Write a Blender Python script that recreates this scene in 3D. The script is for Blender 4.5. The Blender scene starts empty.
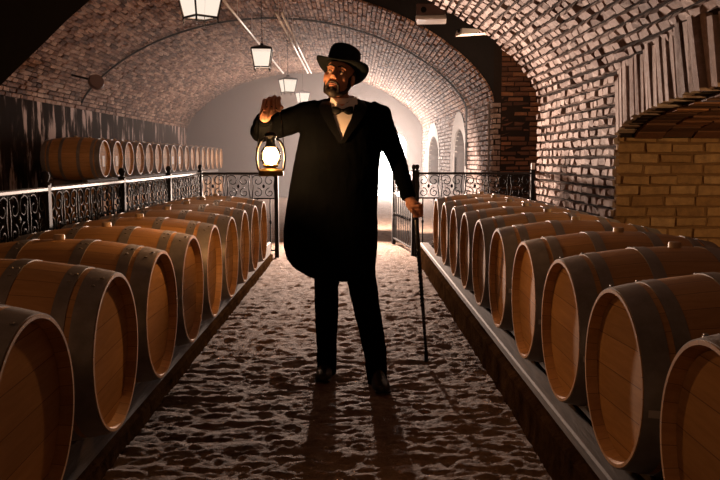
import bpy, bmesh, math, random
from mathutils import Vector, Matrix, Euler, noise

random.seed(7)
PI = math.pi
scene = bpy.context.scene
col = scene.collection
R = math.radians

# ------------------------------------------------------------------ camera
CAM_H, F = 1.27, 800.0
PITCH, YAW = math.atan(82 / F), math.atan(7 / F)
cam_d = bpy.data.cameras.new('camera')
cam_d.sensor_width = 36.0
cam_d.lens = F / 720 * 36
cam_d.clip_end = 100
cam = bpy.data.objects.new('camera', cam_d)
col.objects.link(cam)
cam.location = (0, 0, CAM_H)
cam.rotation_euler = (PI / 2 - PITCH, 0, -YAW)
scene.camera = cam
CM = Euler((PI / 2 - PITCH, 0, -YAW)).to_matrix()


def at(px, py, Y):
    """world point on the plane at depth Y seen at a photograph pixel"""
    d = CM @ Vector(((px - 360) / F, (240 - py) / F, -1))
    return Vector((0, 0, CAM_H)) + d * (Y / d.y)


# ------------------------------------------------------------------ world, light, exposure
w = bpy.data.worlds.new('world')
scene.world = w
w.use_nodes = True
w.node_tree.nodes['Background'].inputs[0].default_value = (0.30, 0.42, 0.5, 1)
w.node_tree.nodes['Background'].inputs[1].default_value = 0.0
scene.view_settings.view_transform = 'Standard'
scene.view_settings.look = 'None'
scene.view_settings.gamma = 1
scene.view_settings.exposure = 0.0
try:
    scene.cycles.volume_bounces = 1
    scene.cycles.max_bounces = 6
    scene.cycles.sample_clamp_indirect = 6
except Exception:
    pass


def lamp(name, kind, loc, energy, color, size=0.1, rot=None, size_y=None, spread=None, spot=None):
    d = bpy.data.lights.new(name, kind)
    d.energy = energy
    d.color = color
    if kind == 'AREA':
        d.size = size
        if size_y:
            d.shape = 'RECTANGLE'
            d.size_y = size_y
        if spread:
            d.spread = spread
    else:
        d.shadow_soft_size = size
    if spot:
        d.spot_size, d.spot_blend = spot
    o = bpy.data.objects.new(name, d)
    o.location = loc
    if rot:
        o.rotation_euler = rot
    col.objects.link(o)
    return o


END_Y = 27.0
# daylight falling in through the doorway at the far end
lamp('doorway_daylight', 'AREA', (0.6, END_Y - 0.1, 1.45), 650, (1, 0.80, 0.70), 1.1, (R(-90), 0, 0), 1.5)
# assumed backlight without fitting on the path behind the man, aimed at the camera
lamp('assumed_backlight', 'SPOT', (-0.22, 13.2, 1.12), 3400, (1, 0.72, 0.57), 0.07, (R(87), 0, R(180)), spot=(R(100), 0.6))
# added fill with no fitting, brightening the floor towards the doorway
lamp('doorway_fill', 'SPOT', (0.3, 13.65, 1.5), 1800, (1, 0.82, 0.72), 0.10, (R(62), 0, R(-20)), spot=(R(100), 0.7))
# warm fill added in the right side passage for its jamb and barrel tops
lamp('passage_fill', 'SPOT', (3.5, 4.2, 1.4), 75, (1, 0.58, 0.24), 0.10, (R(86), 0, R(28)), spot=(R(120), 0.5))
# unseen warm fill added on the left for face, fist and barrels
lamp('front_fill', 'POINT', (-2.3, 0.4, 2.4), 26, (1, 0.48, 0.24), 0.25)

# ------------------------------------------------------------------ helpers


def link(o, parent=None):
    col.objects.link(o)
    if parent is not None:
        o.parent = parent
    return o


def obj(name, bm, mat, parent=None, smooth=False, autosmooth=None):
    me = bpy.data.meshes.new(name)
    bm.normal_update()
    bm.to_mesh(me)
    bm.free()
    for m in (mat if isinstance(mat, (list, tuple)) else [mat]):
        me.materials.append(m)
    if smooth:
        for p in me.polygons:
            p.use_smooth = True
        if autosmooth:
            try:
                me.set_sharp_from_angle(angle=R(autosmooth))
            except Exception:
                pass
    return link(bpy.data.objects.new(name, me), parent)


def tag(o, label=None, cat=None, group=None, kind=None):
    if label:
        o['label'] = label
    if cat:
        o['category'] = cat
    if group:
        o['group'] = group
    if kind:
        o['kind'] = kind
    return o


def empty(name, loc, rz=0, label=None, cat=None, group=None):
    o = bpy.data.objects.new(name, None)
    o.empty_display_size = 0.1
    o.location = loc
    o.rotation_euler = (0, 0, rz)
    col.objects.link(o)
    return tag(o, label, cat, group)


def kids(o):
    return CHILD.get(o.name, [])


CHILD = {}


def copy_tree(o, parent=None):
    c = o.copy()
    col.objects.link(c)
    c.parent = parent
    lst = []
    for ch in list(o.children):
        lst.append(copy_tree(ch, c))
    return c


def structure(name, bm, mat, **k):
    return tag(obj(name, bm, mat, **k), kind='structure')


def box(bm, c, s, rot=None, mi=0):
    r = bmesh.ops.create_cube(bm, size=1)
    M = Matrix.Translation(Vector(c)) @ (rot.to_4x4() if rot else Matrix()) @ Matrix.Diagonal((*s, 1))
    bmesh.ops.transform(bm, matrix=M, verts=r['verts'])
    for f in {f for v in r['verts'] for f in v.link_faces}:
        f.material_index = mi
    return r['verts']


def bevel_box(bm, c, s, b=0.01, rot=None, mi=0, seg=1):
    t = bmesh.new()
    box(t, (0, 0, 0), s)
    bmesh.ops.bevel(t, geom=list(t.edges) , offset=b, segments=seg, affect='EDGES', profile=0.5)
    M = Matrix.Translation(Vector(c)) @ (rot.to_4x4() if rot else Matrix())
    merge(bm, t, M, mi)


def merge(bm, t, M=None, mi=0):
    vm = {}
    for v in t.verts:
        vm[v] = bm.verts.new(M @ v.co if M else v.co)
    for f in t.faces:
        try:
            nf = bm.faces.new([vm[v] for v in f.verts])
            nf.material_index = mi
        except ValueError:
            pass
    t.free()


def ball(bm, c, r, sub=3, rot=None):
    rr = r if isinstance(r, (tuple, list)) else (r, r, r)
    q = bmesh.ops.create_icosphere(bm, subdivisions=sub, radius=1)
    M = Matrix.Translation(Vector(c)) @ (rot.to_4x4() if rot else Matrix()) @ Matrix.Diagonal((*rr, 1))
    bmesh.ops.transform(bm, matrix=M, verts=q['verts'])


def tube(bm, pts, rad, seg=8, closed=False, cap=True, mi=0):
    pts = [Vector(p) for p in pts]
    n = len(pts)
    rads = rad if isinstance(rad, (list, tuple)) else [rad] * n
    rings = []
    up = None
    for i, p in enumerate(pts):
        if closed:
            d = pts[(i + 1) % n] - pts[i - 1]
        else:
            d = pts[min(i + 1, n - 1)] - pts[max(i - 1, 0)]
        d.normalize()
        if up is None:
            up = Vector((0, 0, 1)) if abs(d.z) < 0.9 else Vector((0, 1, 0))
        a = d.cross(up)
        if a.length < 1e-5:
            a = d.orthogonal()
        a.normalize()
        b = a.cross(d).normalized()
        up = b
        rings.append([bm.verts.new(p + (a * math.cos(t) + b * math.sin(t)) * rads[i])
                      for t in (2 * PI * k / seg for k in range(seg))])
    rng = range(n) if closed else range(n - 1)
    for i in rng:
        A, B = rings[i], rings[(i + 1) % n]
        for k in range(seg):
            f = bm.faces.new((A[k], A[(k + 1) % seg], B[(k + 1) % seg], B[k]))
            f.material_index = mi
    if cap and not closed:
        bm.faces.new(rings[0][::-1]).material_index = mi
        bm.faces.new(rings[-1]).material_index = mi


def capsule_chain(bm, pts, rads, seg=14):
    """tube with rounded ends and rounded joints"""
    tube(bm, pts, rads, seg)
    for p, r in zip(pts, rads):
        ball(bm, p, r, 2)


def loft(bm, rings, cap=True, mi=0):
    vs = [[bm.verts.new(p) for p in r] for r in rings]
    n = len(vs[0])
    for A, B in zip(vs, vs[1:]):
        for k in range(n):
            bm.faces.new((A[k], A[(k + 1) % n], B[(k + 1) % n], B[k])).material_index = mi
    if cap:
        bm.faces.new(vs[0][::-1]).material_index = mi
        bm.faces.new(vs[-1]).material_index = mi


def lathe_x(bm, prof, seg=48, mi=0, closed=False):
    """prof: (x, r) pairs turned about the X axis"""
    rings = [[bm.verts.new((x, r * math.cos(t), r * math.sin(t))) for t in (2 * PI * k / seg for k in range(seg))]
             for x, r in prof]
    prs = list(zip(rings, rings[1:])) + ([(rings[-1], rings[0])] if closed else [])
    for A, B in prs:
        for k in range(seg):
            bm.faces.new((A[k], B[k], B[(k + 1) % seg], A[(k + 1) % seg])).material_index = mi


def lathe_z(bm, prof, seg=32, c=(0, 0, 0), mi=0, cap=False, sq=None):
    c = Vector(c)
    rings = [[bm.verts.new(c + Vector((r * math.cos(t), r * math.sin(t), z))) for t in
              (2 * PI * (k + (0.5 if sq else 0)) / seg for k in range(seg))] for r, z in prof]
    for A, B in zip(rings, rings[1:]):
        for k in range(seg):
            bm.faces.new((A[k], A[(k + 1) % seg], B[(k + 1) % seg], B[k])).material_index = mi
    if cap:
        bm.faces.new(rings[0][::-1]).material_index = mi
        bm.faces.new(rings[-1]).material_index = mi


def quad(bm, a, b, c, d, mi=0):
    f = bm.faces.new([bm.verts.new(p) for p in (a, b, c, d)])
    f.material_index = mi


def prism_x(bm, poly, x0, x1, mi=0):
    """poly of (y, z) extruded along X"""
    A = [bm.verts.new((x0, y, z)) for y, z in poly]
    B = [bm.verts.new((x1, y, z)) for y, z in poly]
    n = len(poly)
    for k in range(n):
        bm.faces.new((A[k], A[(k + 1) % n], B[(k + 1) % n], B[k])).material_index = mi
    bm.faces.new(A[::-1]).material_index = mi
    bm.faces.new(B).material_index = mi


def prism_y(bm, poly, y0, y1, mi=0):
    A = [bm.verts.new((x, y0, z)) for x, z in poly]
    B = [bm.verts.new((x, y1, z)) for x, z in poly]
    n = len(poly)
    for k in range(n):
        bm.faces.new((A[k], A[(k + 1) % n], B[(k + 1) % n], B[k])).material_index = mi
    bm.faces.new(A[::-1]).material_index = mi
    bm.faces.new(B).material_index = mi


def remeshed(bm, voxel, smooth_it=3, factor=0.5):
    """union of overlapping shells into one continuous surface"""
    me = bpy.data.meshes.new('t')
    bmesh.ops.recalc_face_normals(bm, faces=bm.faces)
    bm.to_mesh(me)
    bm.free()
    o = bpy.data.objects.new('t', me)
    col.objects.link(o)
    m = o.modifiers.new('r', 'REMESH')
    m.mode = 'VOXEL'
    m.voxel_size = voxel
    if smooth_it:
        s = o.modifiers.new('s', 'SMOOTH')
        s.iterations = smooth_it
        s.factor = factor
    dg = bpy.context.evaluated_depsgraph_get()
    res = bmesh.new()
    ev = o.evaluated_get(dg)
    res.from_mesh(ev.to_mesh())
    ev.to_mesh_clear()
    bpy.data.objects.remove(o)
    bpy.data.meshes.remove(me)
    return res


def cut(bm, cutter):
    """difference of two solids"""
    objs = []
    for b in (bm, cutter):
        bmesh.ops.recalc_face_normals(b, faces=b.faces)
        me = bpy.data.meshes.new('t')
        b.to_mesh(me)
        b.free()
        o = bpy.data.objects.new('t', me)
        col.objects.link(o)
        objs.append(o)
    m = objs[0].modifiers.new('b', 'BOOLEAN')
    m.operation = 'DIFFERENCE'
    m.solver = 'EXACT'
    m.object = objs[1]
    dg = bpy.context.evaluated_depsgraph_get()
    res = bmesh.new()
    ev = objs[0].evaluated_get(dg)
    res.from_mesh(ev.to_mesh())
    ev.to_mesh_clear()
    for o in objs:
        bpy.data.objects.remove(o)
    return res


# ------------------------------------------------------------------ materials


class Mat:
    def __init__(s, name):
        s.m = bpy.data.materials.new(name)
        s.m.use_nodes = True
        s.t = s.m.node_tree
        s.b = s.t.nodes['Principled BSDF']
        s.out = s.t.nodes['Material Output']

    def n(s, typ, **k):
        nd = s.t.nodes.new(typ)
        for a, v in k.items():
            setattr(nd, a, v)
        return nd

    def l(s, a, b):
        s.t.links.new(a, b)

    def coords(s, which='Object', scale=(1, 1, 1)):
        tc = s.n('ShaderNodeTexCoord')
        mp = s.n('ShaderNodeMapping')
        mp.inputs['Scale'].default_value = scale
        s.l(tc.outputs[which], mp.inputs[0])
        return mp.outputs[0]

    def noise(s, vec, scale, detail=5, rough=0.6, dist=0.0):
        nz = s.n('ShaderNodeTexNoise')
        nz.inputs['Scale'].default_value = scale
        nz.inputs['Detail'].default_value = detail
        nz.inputs['Roughness'].default_value = rough
        nz.inputs['Distortion'].default_value = dist
        s.l(vec, nz.inputs['Vector'])
        return nz.outputs[0]

    def ramp(s, fac, stops):
        r = s.n('ShaderNodeValToRGB')
        e = r.color_ramp.elements
        while len(e) < len(stops):
            e.new(0.5)
        for el, (p, c) in zip(e, stops):
            el.position = p
            el.color = (*c, 1) if len(c) == 3 else c
        s.l(fac, r.inputs[0])
        return r.outputs[0]

    def math(s, op, a, b=None):
        m = s.n('ShaderNodeMath', operation=op)
        for i, x in enumerate((a, b)):
            if x is None:
                continue
            if isinstance(x, (int, float)):
                m.inputs[i].default_value = x
            else:
                s.l(x, m.inputs[i])
        return m.outputs[0]

    def mix(s, fac, a, b, mode='MIX'):
        m = s.n('ShaderNodeMix', data_type='RGBA', blend_type=mode)
        if isinstance(fac, (int, float)):
            m.inputs[0].default_value = fac
        else:
            s.l(fac, m.inputs[0])
        for i, x in ((6, a), (7, b)):
            if isinstance(x, tuple):
                m.inputs[i].default_value = (*x, 1)
            else:
                s.l(x, m.inputs[i])
        return m.outputs[2]

    def color(s, c):
        if isinstance(c, tuple):
            s.b.inputs['Base Color'].default_value = (*c, 1)
        else:
            s.l(c, s.b.inputs['Base Color'])
        return s

    def rough(s, r):
        if isinstance(r, (int, float)):
            s.b.inputs['Roughness'].default_value = r
        else:
            s.l(r, s.b.inputs['Roughness'])
        return s

    def metal(s, v=1.0):
        s.b.inputs['Metallic'].default_value = v
        return s

    def spec(s, v):
        s.b.inputs['Specular IOR Level'].default_value = v
        return s

    def bump(s, h, strength=0.5, dist=0.01):
        b = s.n('ShaderNodeBump')
        b.inputs['Strength'].default_value = strength
        b.inputs['Distance'].default_value = dist
        s.l(h, b.inputs['Height'])
        s.l(b.outputs[0], s.b.inputs['Normal'])
        return s

    def emit(s, c, st):
        s.b.inputs['Emission Color'].default_value = (*c, 1)
        s.b.inputs['Emission Strength'].default_value = st
        return s


def plain(name, c, rough=0.6, metal=0.0, spec=0.5, bump=None):
    m = Mat(name).color(c).rough(rough).metal(metal).spec(spec)
    if bump:
        m.bump(m.noise(m.coords(), bump[0], 4), bump[1], bump[2])
    return m.m


def brick_mat(name, stops, wash=None, wash_amt=(0.45, 0.6)):
    m = Mat(name)
    g = m.n('ShaderNodeNewGeometry')
    v = m.coords()
    c = m.ramp(g.outputs['Random Per Island'], stops)
    n1 = m.noise(v, 14, 6, 0.7)
    c = m.mix(m.ramp(n1, [(0.35, (0, 0, 0)), (0.75, (0.6, 0.6, 0.6))]), c, (0.10, 0.06, 0.045))
    if wash:
        n2 = m.noise(v, 3.2, 6, 0.75)
        c = m.mix(m.ramp(n2, [(wash_amt[0], (0, 0, 0)), (wash_amt[1], (0.8, 0.8, 0.8))]), c, wash)
    m.color(c).rough(0.8).spec(0.3)
    m.bump(m.noise(v, 45, 5, 0.7), 0.7, 0.012)
    return m.m


M = {}
M['brick_vault'] = brick_mat('old_vault_brick', [(0, (0.09, 0.04, 0.022)), (0.45, (0.28, 0.14, 0.085)), (1, (0.58, 0.38, 0.27))],
                             (0.52, 0.40, 0.33), (0.52, 0.85))
M['brick_wall'] = brick_mat('whitewashed_brick', [(0, (0.17, 0.105, 0.08)), (0.5, (0.32, 0.22, 0.18)), (1, (0.52, 0.41, 0.36))],
                            (0.6, 0.51, 0.46), (0.48, 0.75))
M['brick_niche'] = brick_mat('ochre_niche_brick', [(0, (0.34, 0.19, 0.08)), (0.5, (0.46, 0.28, 0.13)), (1, (0.58, 0.38, 0.2))])
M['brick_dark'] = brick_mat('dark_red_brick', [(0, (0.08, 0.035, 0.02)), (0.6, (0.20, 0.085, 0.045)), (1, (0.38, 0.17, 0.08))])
M['mortar_brown'] = plain('brown_mortar', (0.20, 0.11, 0.05), 0.95, bump=(30, 0.6, 0.01))
M['mortar'] = plain('dark_mortar', (0.035, 0.026, 0.022), 0.98, spec=0.03, bump=(30, 0.6, 0.01))
M['plaster_dark'] = plain('dark_plaster', (0.03, 0.027, 0.026), 0.95, spec=0.1, bump=(6, 0.5, 0.02))  # one even near-black plaster tone
M['plaster_end'] = plain('grey_plaster', (0.17, 0.145, 0.135), 0.9, bump=(4, 0.4, 0.02))

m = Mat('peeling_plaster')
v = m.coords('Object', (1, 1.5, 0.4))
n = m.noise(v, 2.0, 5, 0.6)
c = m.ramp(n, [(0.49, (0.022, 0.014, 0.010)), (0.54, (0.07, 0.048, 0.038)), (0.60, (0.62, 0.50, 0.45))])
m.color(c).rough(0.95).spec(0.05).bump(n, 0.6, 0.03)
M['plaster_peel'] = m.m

m = Mat('trodden_earth')
v = m.coords()
n1 = m.noise(v, 9, 8, 0.7)
n2 = m.noise(v, 60, 6, 0.75)
c = m.ramp(n1, [(0.3, (0.15, 0.088, 0.055)), (0.55, (0.29, 0.185, 0.125)), (0.8, (0.42, 0.30, 0.22))])
m.color(c).rough(0.85).spec(0.25)
m.bump(n2, 1.0, 0.04)
M['earth'] = m.m

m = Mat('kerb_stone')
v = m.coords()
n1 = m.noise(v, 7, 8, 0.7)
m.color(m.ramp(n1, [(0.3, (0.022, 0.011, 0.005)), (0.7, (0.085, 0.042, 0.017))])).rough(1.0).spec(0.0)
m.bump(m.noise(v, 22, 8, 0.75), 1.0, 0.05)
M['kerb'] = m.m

m = Mat('weathered_timber')
v = m.coords('Object', (14, 1.2, 14))
n1 = m.noise(v, 2.2, 6, 0.65)
m.color(m.ramp(n1, [(0.3, (0.045, 0.03, 0.02)), (0.7, (0.13, 0.095, 0.07))])).rough(0.75).bump(n1, 0.5, 0.01)
M['timber'] = m.m


def oak(name, light, dark, n_st, radial):
    m = Mat(name)
    tc = m.n('ShaderNodeTexCoord')
    sp = m.n('ShaderNodeSeparateXYZ')
    m.l(tc.outputs['Object'], sp.inputs[0])
    oi = m.n('ShaderNodeObjectInfo')
    z = m.math('SUBTRACT', sp.outputs[2], BR)
    if radial:
        a = m.math('MULTIPLY', m.math('ADD', m.math('ARCTAN2', sp.outputs[1], z), PI), n_st / (2 * PI))
        sc = (1.5, 16, 16)
    else:
        a = m.math('MULTIPLY', m.math('ADD', z, 1.0), n_st)
        sc = (16, 1.5, 16)
    fr = m.math('FRACT', a)
    fl = m.math('FLOOR', a)
    wn = m.n('ShaderNodeTexWhiteNoise', noise_dimensions='2D')
    cb = m.n('ShaderNodeCombineXYZ')
    m.l(fl, cb.inputs[0])
    m.l(oi.outputs['Random'], cb.inputs[1])
    m.l(cb.outputs[0], wn.inputs['Vector'])
    mp = m.n('ShaderNodeMapping')
    mp.inputs['Scale'].default_value = sc
    m.l(tc.outputs['Object'], mp.inputs[0])
    of = m.n('ShaderNodeVectorMath', operation='ADD')
    m.l(mp.outputs[0], of.inputs[0])
    m.l(wn.outputs['Color'], of.inputs[1])
    g = m.noise(of.outputs[0], 3.0, 6, 0.6, 0.4)
    c = m.ramp(g, [(0.25, dark), (0.75, light)])
    tint = m.math('ADD', m.math('MULTIPLY', wn.outputs['Value'], 0.28), 0.80)
    c = m.mix(1.0, c, m.ramp(tint, [(0, (0, 0, 0)), (1, (1, 1, 1))]), 'MULTIPLY')
    edge = m.math('LESS_THAN', m.math('ABSOLUTE', m.math('SUBTRACT', fr, 0.5)), 0.485)
    c = m.mix(edge, (0.20, 0.095, 0.04), c)
    m.color(c).rough(0.5 if radial else 0.68).spec(0.4 if radial else 0.2)
    m.bump(m.math('ADD', edge, m.math('MULTIPLY', g, 0.15)), 0.4, 0.004)
    return m.m


BR, BH, BL = 0.340, 0.285, 0.92      # barrel: belly radius, head radius, length
M['oak'] = oak('oak_staves', (0.62, 0.345, 0.135), (0.46, 0.235, 0.08), 28, True)
M['oak_head'] = oak('oak_head', (0.55, 0.30, 0.11), (0.39, 0.195, 0.065), 9, False)

m = Mat('galvanised_hoop')
v = m.coords()
n1 = m.noise(v, 9, 6, 0.7)
m.color(m.ramp(n1, [(0.3, (0.20, 0.18, 0.16)), (0.7, (0.34, 0.31, 0.28))])).metal(0.35)
m.rough(m.ramp(n1, [(0.3, (0.36, 0.36, 0.36)), (0.7, (0.55, 0.55, 0.55))]))
M['hoop'] = m.m
M['bung'] = plain('pale_bung', (0.5, 0.36, 0.22), 0.5)
M['tag'] = plain('stamped_tag', (0.55, 0.5, 0.45), 0.4, 0.3)
M['iron'] = plain('black_wrought_iron', (0.010, 0.009, 0.009), 0.65, 0.0, 0.18)
M['iron_worn'] = plain('worn_iron_rail', (0.022, 0.02, 0.019), 0.5, 0.0, 0.3)
M['iron_dark'] = plain('blackened_iron', (0.008, 0.008, 0.008), 0.45, 0.6)
M['white_metal'] = plain('white_painted_metal', (0.8, 0.78, 0.75), 0.35)
M['coat'] = plain('black_wool', (0.0011, 0.0014, 0.0016), 0.95, spec=0.03, bump=(240, 0.2, 0.002))
M['satin'] = plain('black_satin', (0.003, 0.0035, 0.004), 0.5, spec=0.15)
M['felt'] = plain('black_felt', (0.006, 0.009, 0.010), 0.85, spec=0.2)
M['leather'] = plain('black_leather', (0.008, 0.007, 0.007), 0.42, spec=0.35)
M['shirt'] = plain('white_cotton', (0.80, 0.77, 0.78), 0.8)
m = Mat('skin')
n1 = m.noise(m.coords(), 40, 4)
m.color(m.ramp(n1, [(0.3, (0.50, 0.24, 0.155)), (0.7, (0.60, 0.31, 0.21))])).rough(0.6).spec(0.15)
m.b.inputs['Subsurface Weight'].default_value = 0.0
M['skin'] = m.m
M['lips'] = plain('lips', (0.30, 0.12, 0.085), 0.6)
M['hair'] = plain('dark_hair', (0.012, 0.008, 0.006), 0.6, bump=(300, 0.6, 0.003))
M['eye'] = plain('eye_white', (0.34, 0.28, 0.25), 0.4)
M['iris'] = plain('brown_iris', (0.03, 0.015, 0.008), 0.2)
M['cane'] = plain('black_lacquer', (0.010, 0.009, 0.009), 0.25)
M['cane_band'] = plain('cane_metal', (0.35, 0.30, 0.24), 0.3, 1.0)
M['brass'] = plain('tarnished_brass', (0.42, 0.27, 0.08), 0.32, 1.0)
mg = bpy.data.materials.new('lantern_glass')
mg.use_nodes = True
nt = mg.node_tree
nt.nodes.remove(nt.nodes['Principled BSDF'])
tr, gl, mx, fr = [nt.nodes.new('ShaderNode' + t) for t in ('BsdfTransparent', 'BsdfGlossy', 'MixShader', 'Fresnel')]
tr.inputs[0].default_value = (0.97, 0.95, 0.92, 1)
gl.inputs['Roughness'].default_value = 0.03
fr.inputs[0].default_value = 1.45
nt.links.new(fr.outputs[0], mx.inputs[0])
nt.links.new(tr.outputs[0], mx.inputs[1])
nt.links.new(gl.outputs[0], mx.inputs[2])
nt.links.new(mx.outputs[0], nt.nodes['Material Output'].inputs[0])
M['glass'] = mg


def glow(name, c, st, tr):
    m_ = bpy.data.materials.new(name)
    m_.use_nodes = True
    t_ = m_.node_tree
    t_.nodes.remove(t_.nodes['Principled BSDF'])
    a_, b_, c_ = [t_.nodes.new('ShaderNode' + q) for q in ('BsdfTransparent', 'Emission', 'AddShader')]
    a_.inputs[0].default_value = (*tr, 1)
    b_.inputs[0].default_value = (*c, 1)
    b_.inputs[1].default_value = st
    t_.links.new(a_.outputs[0], c_.inputs[0])
    t_.links.new(b_.outputs[0], c_.inputs[1])
    t_.links.new(c_.outputs[0], t_.nodes['Material Output'].inputs[0])
    return m_


M['flame'] = glow('lantern_flame', (1, 0.62, 0.32), 9, (1, 1, 1))
M['pane'] = glow('lit_lamp_pane', (1, 0.84, 0.70), 0.85, (0.22, 0.2, 0.18))
m = Mat('daylight_door')
m.color((0.9, 0.9, 0.9)).emit((1, 0.95, 0.9), 12)
M['daylight'] = m.m
M['blank'] = plain('matt_white', (0.8, 0.78, 0.74), 0.7)
M['cable'] = plain('dark_cable', (0.03, 0.028, 0.027), 0.5)
M['panel_brown'] = plain('brown_plastic', (0.16, 0.10, 0.085), 0.5)

# ------------------------------------------------------------------ the setting: brick vaults
XR, XL, XC = 2.35, -5.55, -1.6
AH = XR - XC


def vault_profile(spring, rise, x0=None, x1=None, n=60, wall=True):
    """points (x, z) from the right wall's foot over the crown; mean of an ellipse and a segment"""
    Rr = (AH * AH + rise * rise) / (2 * rise)
    pts = []
    if wall:
        pts += [(XR, z) for z in (0, spring * 0.5)]
    for k in range(n + 1):
        a = PI * k / n
        dx = AH * math.cos(a)
        e = rise * math.sin(a)
        s = math.sqrt(max(Rr * Rr - dx * dx, 0)) - (Rr - rise)
        pts.append((XC + dx, spring + 0.5 * (e + s)))
    if wall:
        pts += [(XL, z) for z in (spring * 0.5, 0)]
    return pts


class Prof:
    def __init__(s, pts):
        s.p = [Vector((x, z)) for x, z in pts]
        s.c = [0]
        for a, b in zip(s.p, s.p[1:]):
            s.c.append(s.c[-1] + (b - a).length)
        s.len = s.c[-1]
        nn = []
        for i in range(len(s.p)):
            d = s.p[min(i + 1, len(s.p) - 1)] - s.p[max(i - 1, 0)]
            d.normalize()
            nn.append(Vector((-d.y, d.x)))      # points into the room
        s.nn = nn

    def at(s, v):
        v = min(max(v, 0), s.len - 1e-6)
        lo, hi = 0, len(s.c) - 1
        while hi - lo > 1:
            md = (lo + hi) // 2
            if s.c[md] <= v:
                lo = md
            else:
                hi = md
        t = (v - s.c[lo]) / (s.c[hi] - s.c[lo])
        return s.p[lo].lerp(s.p[hi], t), s.nn[lo].lerp(s.nn[hi], t).normalized()

    def v_at_z(s, z):               # on the right wall
        return z


def lay(bm, mapf, u0, u1, v0, v1, bw, bh, gap=0.014, h=0.03, hj=0.014, skip=None, mi=0, jit=0.006, rnd=None):
    """lays individual bricks, each a block with a worn smaller face, over a surface"""
    rnd = rnd or random
    row = 0
    v = v0
    while v < v1 - bh * 0.4:
        hh = min(bh, v1 - v)
        u = u0 - (bw * 0.5 if row % 2 else 0) - rnd.random() * 0.05
        while u < u1:
            L = bw * rnd.uniform(0.85, 1.15)
            a, b = max(u, u0), min(u + L - gap, u1)
            if b - a > 0.03 and not (skip and skip((a + b) / 2, v + hh / 2)):
                top = h + rnd.uniform(-hj, hj)
                j = lambda: rnd.uniform(-jit, jit)
                base = [(a, v), (b, v), (b, v + hh - gap), (a, v + hh - gap)]
                ins = 0.008
                tp = [(a + ins, v + ins), (b - ins, v + ins), (b - ins, v + hh - gap - ins), (a + ins, v + hh - gap - ins)]
                B = [bm.verts.new(mapf(x + j() * 0.5, y + j() * 0.5, -0.005)) for x, y in base]
                T = [bm.verts.new(mapf(x + j(), y + j(), top + j())) for x, y in tp]
                for k in range(4):
                    bm.faces.new((B[k], B[(k + 1) % 4], T[(k + 1) % 4], T[k])).material_index = mi
                bm.faces.new(T).material_index = mi
            u += L
        v += bh
        row += 1


def sweep(bm, prof, y0, y1, off=0.0, mi=0, rng=None):
    pts = []
    for i, (p, n) in enumerate(zip(prof.p, prof.nn)):
        if rng and not (rng[0] <= prof.c[i] <= rng[1]):
            continue
        q = p + n * off
        pts.append((q.x, q.y))
    for a, b in zip(pts, pts[1:]):
        quad(bm, (a[0], y0, a[1]), (b[0], y0, b[1]), (b[0], y1, b[1]), (a[0], y1, a[1]), mi)


def pm(prof):
    def f(u, v, h):
        p, n = prof.at(v)
        q = p + n * h
        return Vector((q.x, u, q.y))
    return f


NEAR_Y, FAR_Y = 10.1, 13.5
near = Prof(vault_profile(2.02, 1.75))
far = Prof(vault_profile(2.22, 1.88))


def arch_poly(yc, hw, z0, zs, rise, n=14):
    pts = [(yc - hw, z0), (yc + hw, z0)]
    for k in range(n + 1):
        a = PI * k / n
        pts.append((yc + hw * math.cos(a), zs + rise * math.sin(a)))
    return pts


def in_arch(y, z, yc, hw, zs, rise, m=0.0):
    d = abs(y - yc)
    if d > hw + m:
        return False
    return z < zs + (rise + m) * math.sqrt(max(0, 1 - (d / (hw + m)) ** 2))


# --- floor
bm = bmesh.new()
NX = 150
ys = [1.6]
while ys[-1] < END_Y:
    ys.append(ys[-1] + max(0.016, 0.0042 * ys[-1]))
grid = []
for y in ys:
    row = []
    for i in range(NX + 1):
        x = -1.2 + 2.25 * i / NX
        p = Vector((x * 2.4, y * 5.0, 0))
        h = noise.fractal(p * 2.2, 0.85, 2.1, 5) * 0.010
        h += (1 - abs(noise.noise(Vector((x * 2.2 + 5, y * 7 + noise.noise(p * 0.7) * 2.0, 3)))) * 2) * 0.004
        h += noise.fractal(Vector((x * 12, y * 30, 9)), 0.8, 2, 4) * 0.0095
        h += noise.noise(Vector((x * 1.6, y * 1.9, 2))) * 0.010
        row.append(bm.verts.new((x, y, h)))
    grid.append(row)
for A, B in zip(grid, grid[1:]):
    for i in range(NX):
        bm.faces.new((A[i], A[i + 1], B[i + 1], B[i]))
quad(bm, (XL, -3, -0.05), (XR + 1.8, -3, -0.05), (XR + 1.8, END_Y, -0.05), (XL, END_Y, -0.05))
structure('floor', bm, M['earth'], smooth=True)

# --- vaulted ceilings and the right wall
bm = bmesh.new()
sweep(bm, far, FAR_Y, END_Y, -0.012, 1, (2.2, far.len - 2.2))
v_crown = far.len / 2
lay(bm, pm(far), FAR_Y, END_Y, 2.24, far.len - 2.24, 0.25, 0.085, hj=0.012)
# left half carries on towards the entrance
left_rng = (v_crown, far.len - 2.2)
sweep(bm, far, 7.0, FAR_Y, -0.012, 1, left_rng)
lay(bm, pm(far), 7.0, FAR_Y - 0.01, v_crown, far.len - 2.24, 0.25, 0.085, hj=0.012)
# thickness of the rim seen from the front
structure('ceiling', bm, [M['brick_vault'], M['mortar']])

bm = bmesh.new()
sweep(bm, near, -3, NEAR_Y, -0.012, 1, (1.9, near.len - 1.9))
lay(bm, pm(near), 2.0, NEAR_Y, 2.04, near.len * 0.47, 0.19, 0.092, gap=0.022, h=0.045, hj=0.018, jit=0.010,
    skip=lambda u, v: u < 7.1 and near.at(v)[0].x > 1.9 and near.at(v)[0].y < 1.44 + 0.31 * math.sqrt(max(0, 1 - ((u - 3.9) / 3.2) ** 2)) + 0.47)
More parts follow.
